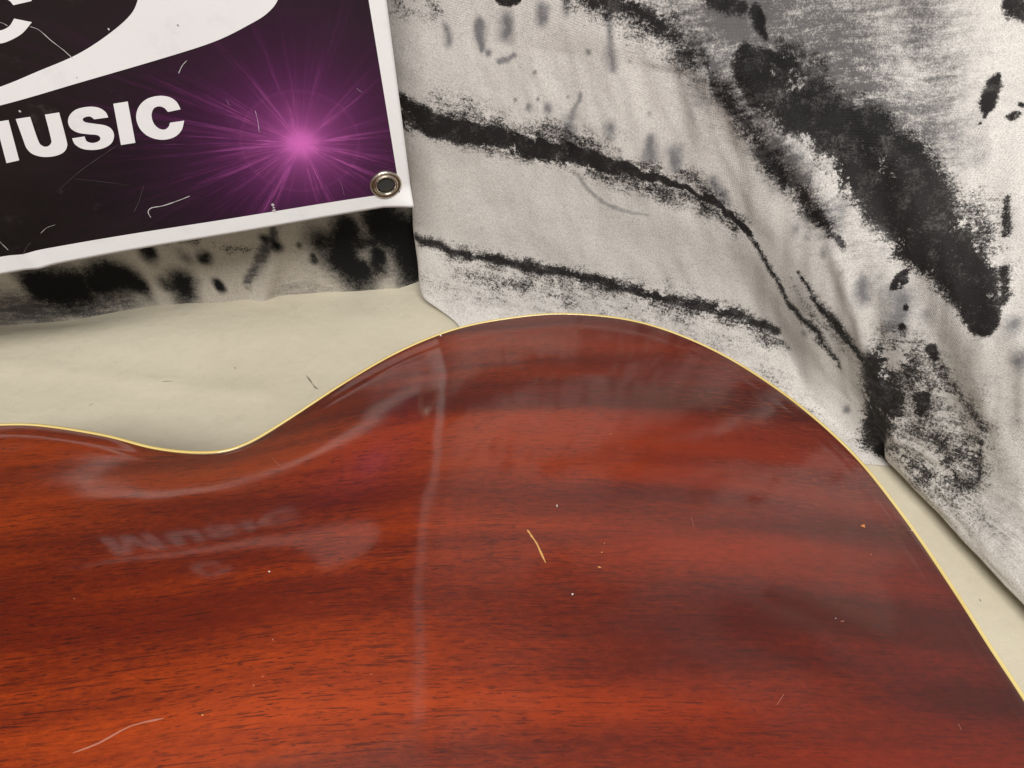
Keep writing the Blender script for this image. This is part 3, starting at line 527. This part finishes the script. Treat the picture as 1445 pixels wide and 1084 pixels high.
def m_wood(name, side=False):
    t = NT(name); ob = t.obj()
    warp = t.n('ShaderNodeTexNoise'); t.l(t.vmul(ob, (5, 9, 1)), warp.inputs['Vector']); warp.inputs['Scale'].default_value = 1; warp.inputs['Detail'].default_value = 3
    s = t.n('ShaderNodeSeparateXYZ'); t.l(ob, s.inputs[0])
    n2 = t.math('ADD', s.outputs[1], t.math('MULTIPLY', t.math('SUBTRACT', warp.outputs[0], .5), .016))
    cx = t.n('ShaderNodeCombineXYZ'); t.l(s.outputs[0], cx.inputs[0]); t.l(n2, cx.inputs[1]); v = cx.outputs[0]
    rib = t.noise(v, 1, 2, .5, sc3=(3.0, 27, 1)); rib2 = t.noise(v, 1, 3, .6, sc3=(10, 105, 1)); fib = t.noise(v, 1, 3, .7, sc3=(70, 1700, 1))
    fleck = t.noise(v, 1, 4, .75, sc3=(230, 620, 1)); big = t.noise(v, 1, 2, .5, sc3=(2.2, 12, 1))
    val = t.math('ADD', t.math('MULTIPLY', rib, .66), t.math('ADD', t.math('MULTIPLY', rib2, .20), t.math('ADD', t.math('MULTIPLY', fleck, .26), t.math('MULTIPLY', big, .25))))
    # browner and darker towards the tail end of the body, stained darker along the rim
    g = t.smooth(s.outputs[0], -.13, .12)
    f = t.smooth(t.math('SUBTRACT', val, t.math('MULTIPLY', g, .05)), .52, .82)
    dark = t.mix(g, (.125, .0115, .0028), (.062, .0050, .0022)); lite = t.mix(g, (.44, .056, .0042), (.21, .0165, .0030))
    col = t.mix(f, dark, lite)
    col = t.mix(t.math('MULTIPLY', t.smooth(fib, .5, .72), .30), col, (.06, .008, .003))
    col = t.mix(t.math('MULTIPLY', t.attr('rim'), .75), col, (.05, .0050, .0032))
    pore = t.math('MAXIMUM', t.noise(v, 1, 3, .7, sc3=(62, 1350, 1)), t.math('SUBTRACT', t.noise(v, 1, 2, .7, sc3=(210, 1500, 1)), .02)); pm = t.noise(v, 1, 2, .5, sc3=(16, 45, 1))
    pr = t.math('MULTIPLY', t.smooth(pore, .56, .63), t.smooth(pm, .25, .5))
    porec = t.mix(t.math('MULTIPLY', t.smooth(s.outputs[0], .03, .10), t.smooth(s.outputs[1], -.09, -.03)), (.022, .005, .004), (.30, .055, .012))
    col = t.mix(t.math('MULTIPLY', pr, t.math('SUBTRACT', .74, t.math('MULTIPLY', g, .30))), col, porec)
    dust = t.noise(ob, 330, 2, .6); 
    nb = t.bump(t.noise(ob, 14, 2, .5), .22, .006); nb = t.bump(t.noise(ob, 700, 2, .6), .05, .0002, nb)
    cr = t.math('ADD', .085, t.math('MULTIPLY', t.smooth(t.noise(ob, 22, 5, .7), .45, .75), .08))
    return t.set(color=col, rough=.5, spec=.25, coat=1.0, coatr=cr, coatn=nb, coatior=1.40)
woodm = m_wood('mahogany_lacquer')
bp_ = np.concatenate([R_, (RIM + zz)[..., None]], -1); bp_[..., 1] += NC
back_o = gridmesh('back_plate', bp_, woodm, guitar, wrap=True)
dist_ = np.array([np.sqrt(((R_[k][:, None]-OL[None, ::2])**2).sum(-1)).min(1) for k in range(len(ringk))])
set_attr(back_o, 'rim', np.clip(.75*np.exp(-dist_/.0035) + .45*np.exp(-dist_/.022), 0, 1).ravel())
def ringpath(name, prof, m):                       # profile of (outward offset, z) swept round the body
    Q = np.array([np.concatenate([OL + ON*o, np.full((NP_, 1), z)], -1) for o, z in prof]); Q[..., 1] += NC
    return gridmesh(name, Q, m, guitar, wrap=True)
m_bind = NT('aged_cream_binding'); _o = m_bind.obj()
m_bind = m_bind.set(color=m_bind.mix(m_bind.smooth(m_bind.noise(_o, 30, 4), .35, .7), (.76, .61, .25), (.68, .51, .17)), rough=.3, spec=.5, coat=.6, coatr=.1)
bl = ringpath('binding', [(-BW-.0001, RIM-.0006), (-BW, RIM+.0002), (-.0006, RIM+.0002), (-.0002, RIM), (0, RIM-.0005), (0, RIM-.006), (-.001, RIM-.0061)], m_bind)
ringpath('side', [(-.0003, RIM-.006), (-.0003, .02)], m_wood('mahogany_side'))
ringpath('binding', [(-.001, .0201), (.0001, .02), (.0001, .0135), (-.002, .0130)], m_bind)
tp = mesh('top_plate', [(e, n+NC, .0135) for e, n in (OL - ON*.001)], [tuple(range(NP_))], plain('spruce_top', (.25, .10, .03), .3), guitar, False)
# neck, heel and headstock run off past the left of the picture
def loft(name, secs, m):
    vs, fs = [], []
    for (e, w, zt, zb) in secs:
        for k in range(12):
            a = math.pi*k/11; vs.append((e, NC + w*math.cos(a), zt + (zb-zt)*math.sin(a)))
    for i in range(len(secs)-1):
        for k in range(11): q = i*12+k; fs.append((q, q+1, q+13, q+12))
        fs.append((i*12+11, i*12, i*12+12, i*12+23))
    fs.append(tuple(range(11, -1, -1))); L = (len(secs)-1)*12; fs.append(tuple(range(L, L+12)))
    return mesh(name, vs, fs, m, guitar)
loft('neck', [(-.315, .026, .012, .098), (-.335, .027, .012, .100), (-.365, .027, .012, .062), (-.40, .0265, .012, .037), (-.55, .0245, .012, .034), (-.69, .0215, .012, .031), (-.705, .022, .012, .030)], woodm)
loft('headstock', [(-.705, .022, .012, .028), (-.73, .033, .010, .027), (-.86, .040, .006, .024), (-.88, .034, .006, .022)], woodm)
mesh('fingerboard', [(-.28, NC-.027, .004), (-.28, NC+.027, .004), (-.705, NC+.021, .004), (-.705, NC-.021, .004), (-.28, NC-.027, .0118), (-.28, NC+.027, .0118), (-.705, NC+.021, .0118), (-.705, NC-.021, .0118)],
     [(0, 1, 2, 3), (7, 6, 5, 4), (0, 4, 5, 1), (1, 5, 6, 2), (2, 6, 7, 3), (3, 7, 4, 0)], plain('rosewood', (.03, .015, .01), .5), guitar, False)
# wear: dings, scratches and dust that the photograph shows on the lacquer
gb_v = bp_.reshape(-1, 3); gme = back_o.data
gbvh = BVHTree.FromPolygons([tuple(v) for v in gb_v.tolist()], [tuple(p.vertices) for p in gme.polygons])
def gpt(u, v, lift=.00015):
    h = gbvh.ray_cast(GI @ EYE, (GI.to_3x3() @ ray(u, v)).normalized())
    if h[0] is None: return None
    n = h[1] if h[1].z > 0 else -h[1]; return h[0] + n*lift
m_tan = plain('bare_wood_scratch', (.62, .33, .11), .6); m_wh = plain('white_chip', (.75, .72, .70), .5); m_pk = plain('rubbed_lacquer_scratch', (.42, .15, .10), .5); m_or = plain('orange_ding', (.6, .22, .06), .6)
def gstrip(px_, w, m, name='scratch'):
    pts = [gpt(*q) for q in px_]; pts = [p for p in pts if p]
    if len(pts) > 2: pts = [Vector(q) for q in catmull([tuple(p) for p in pts], 3, False)]
    vs, fs = [], []
    for i, p in enumerate(pts):
        d = (pts[min(i+1, len(pts)-1)] - pts[max(i-1, 0)]).normalized(); n = Vector((-d.y, d.x, 0)); k = w*(.3 if i in (0, len(pts)-1) else random.uniform(.6, 1.2))
        vs += [p + n*k, p - n*k]
        if i: fs.append((2*i-2, 2*i-1, 2*i+1, 2*i))
    return mesh(name, vs, fs, m, guitar, False)
gstrip([(744, 748), (750, 757), (757, 767), (763, 780), (770, 795)], .00030, m_tan)
gstrip([(103, 1063), (140, 1049), (185, 1025), (232, 1014)], .00028, m_pk)
gstrip([(383, 645), (392, 655), (400, 662)], .0001, m_pk)
gstrip([(1096, 995), (1106, 980)], .0002, m_pk); gstrip([(1352, 1022), (1356, 1030)], .0002, m_pk); gstrip([(975, 730), (979, 744)], .00015, m_pk)
def gchip(u, v, ru, rv, m):
    c = gpt(u, v)
    if not c: return
    vs = []
    for k in range(7):
        a = k*6.2832/7; q = gpt(u + .7*ru*random.uniform(.4, 1.3)*math.cos(a), v + .7*rv*random.uniform(.4, 1.3)*math.sin(a))
        if q: vs.append(q)
    mesh('chip', vs, [tuple(range(len(vs)))], m, guitar, False)
for u, v, ru, rv, m in [(622, 474, 2, 2, m_wh), (612, 474, 1, 1, m_wh), (786, 714, 1.5, 3, m_wh), (808, 839, 2.2, 1.8, m_wh), (849, 780, 1.4, 1.3, m_tan), (853, 767, 1, 1, m_tan),
                        (846, 801, 4, 1.8, m_tan), (1218, 743, 5, 3.4, m_or), (1229, 783, 1.5, 1, m_or), (1188, 877, 4, 1.2, m_pk), (1179, 873, 1.2, 1.2, m_wh), 
                        (1286, 749, 1.2, 1, m_wh), (380, 807, 2.5, 1.5, m_wh), (371, 955, 2, 1.4, m_pk), (358, 968, 1.6, 2.6, m_pk), (385, 903, 3, 2, m_pk), (105, 845, 1.2, 1.4, m_tan), (286, 1009, 2, 2.6, m_tan), (524, 952, 2, 1.5, m_pk),
                        (862, 613, 1.4, 1.1, m_tan)]:
    gchip(u, v, ru, rv, m)

# ------------------------------------------------------------------ marks on the cream cloth
m_st = plain('brown_stain', (.10, .075, .05), .9)
def fstain(px_, w, m=m_st):
    pts = [at_z(u, v, 0) for u, v in px_]; vs, fs = [], []
    def fz(p):
        b = wall_y(p.x) - p.y; 
        return floor_h(p.x, p.y) + .0003
    for i, p in enumerate(pts):
        d = (pts[min(i+1, len(pts)-1)] - pts[max(i-1, 0)]).normalized(); n = Vector((-d.y, d.x, 0)); k = w*(.3 if i in (0, len(pts)-1) else 1)
        for q in (p + n*k, p - n*k): vs.append((q.x, q.y, fz(q)))
        if i: fs.append((2*i-2, 2*i-1, 2*i+1, 2*i))
    return mesh('stain', vs, fs, m, floor, False)
fme = floor.data; fbvh = BVHTree.FromPolygons([tuple(v.co) for v in fme.vertices], [tuple(p.vertices) for p in fme.polygons])
def floor_h(x, y):
    h = fbvh.ray_cast(Vector((x, y, .5)), Vector((0, 0, -1))); return h[0].z if h[0] else 0
for px_, w in [([(432, 530), (437, 536), (441, 542)], .0004), ([(441, 542), (445, 547), (449, 549)], .0004), ([(331, 519), (333, 521)], .0006), ([(229, 540), (236, 539), (244, 539)], .0002), ([(126, 573), (132, 570)], .0003), ([(1382, 846), (1384, 849)], .0005)]:
    fstain(px_, w)
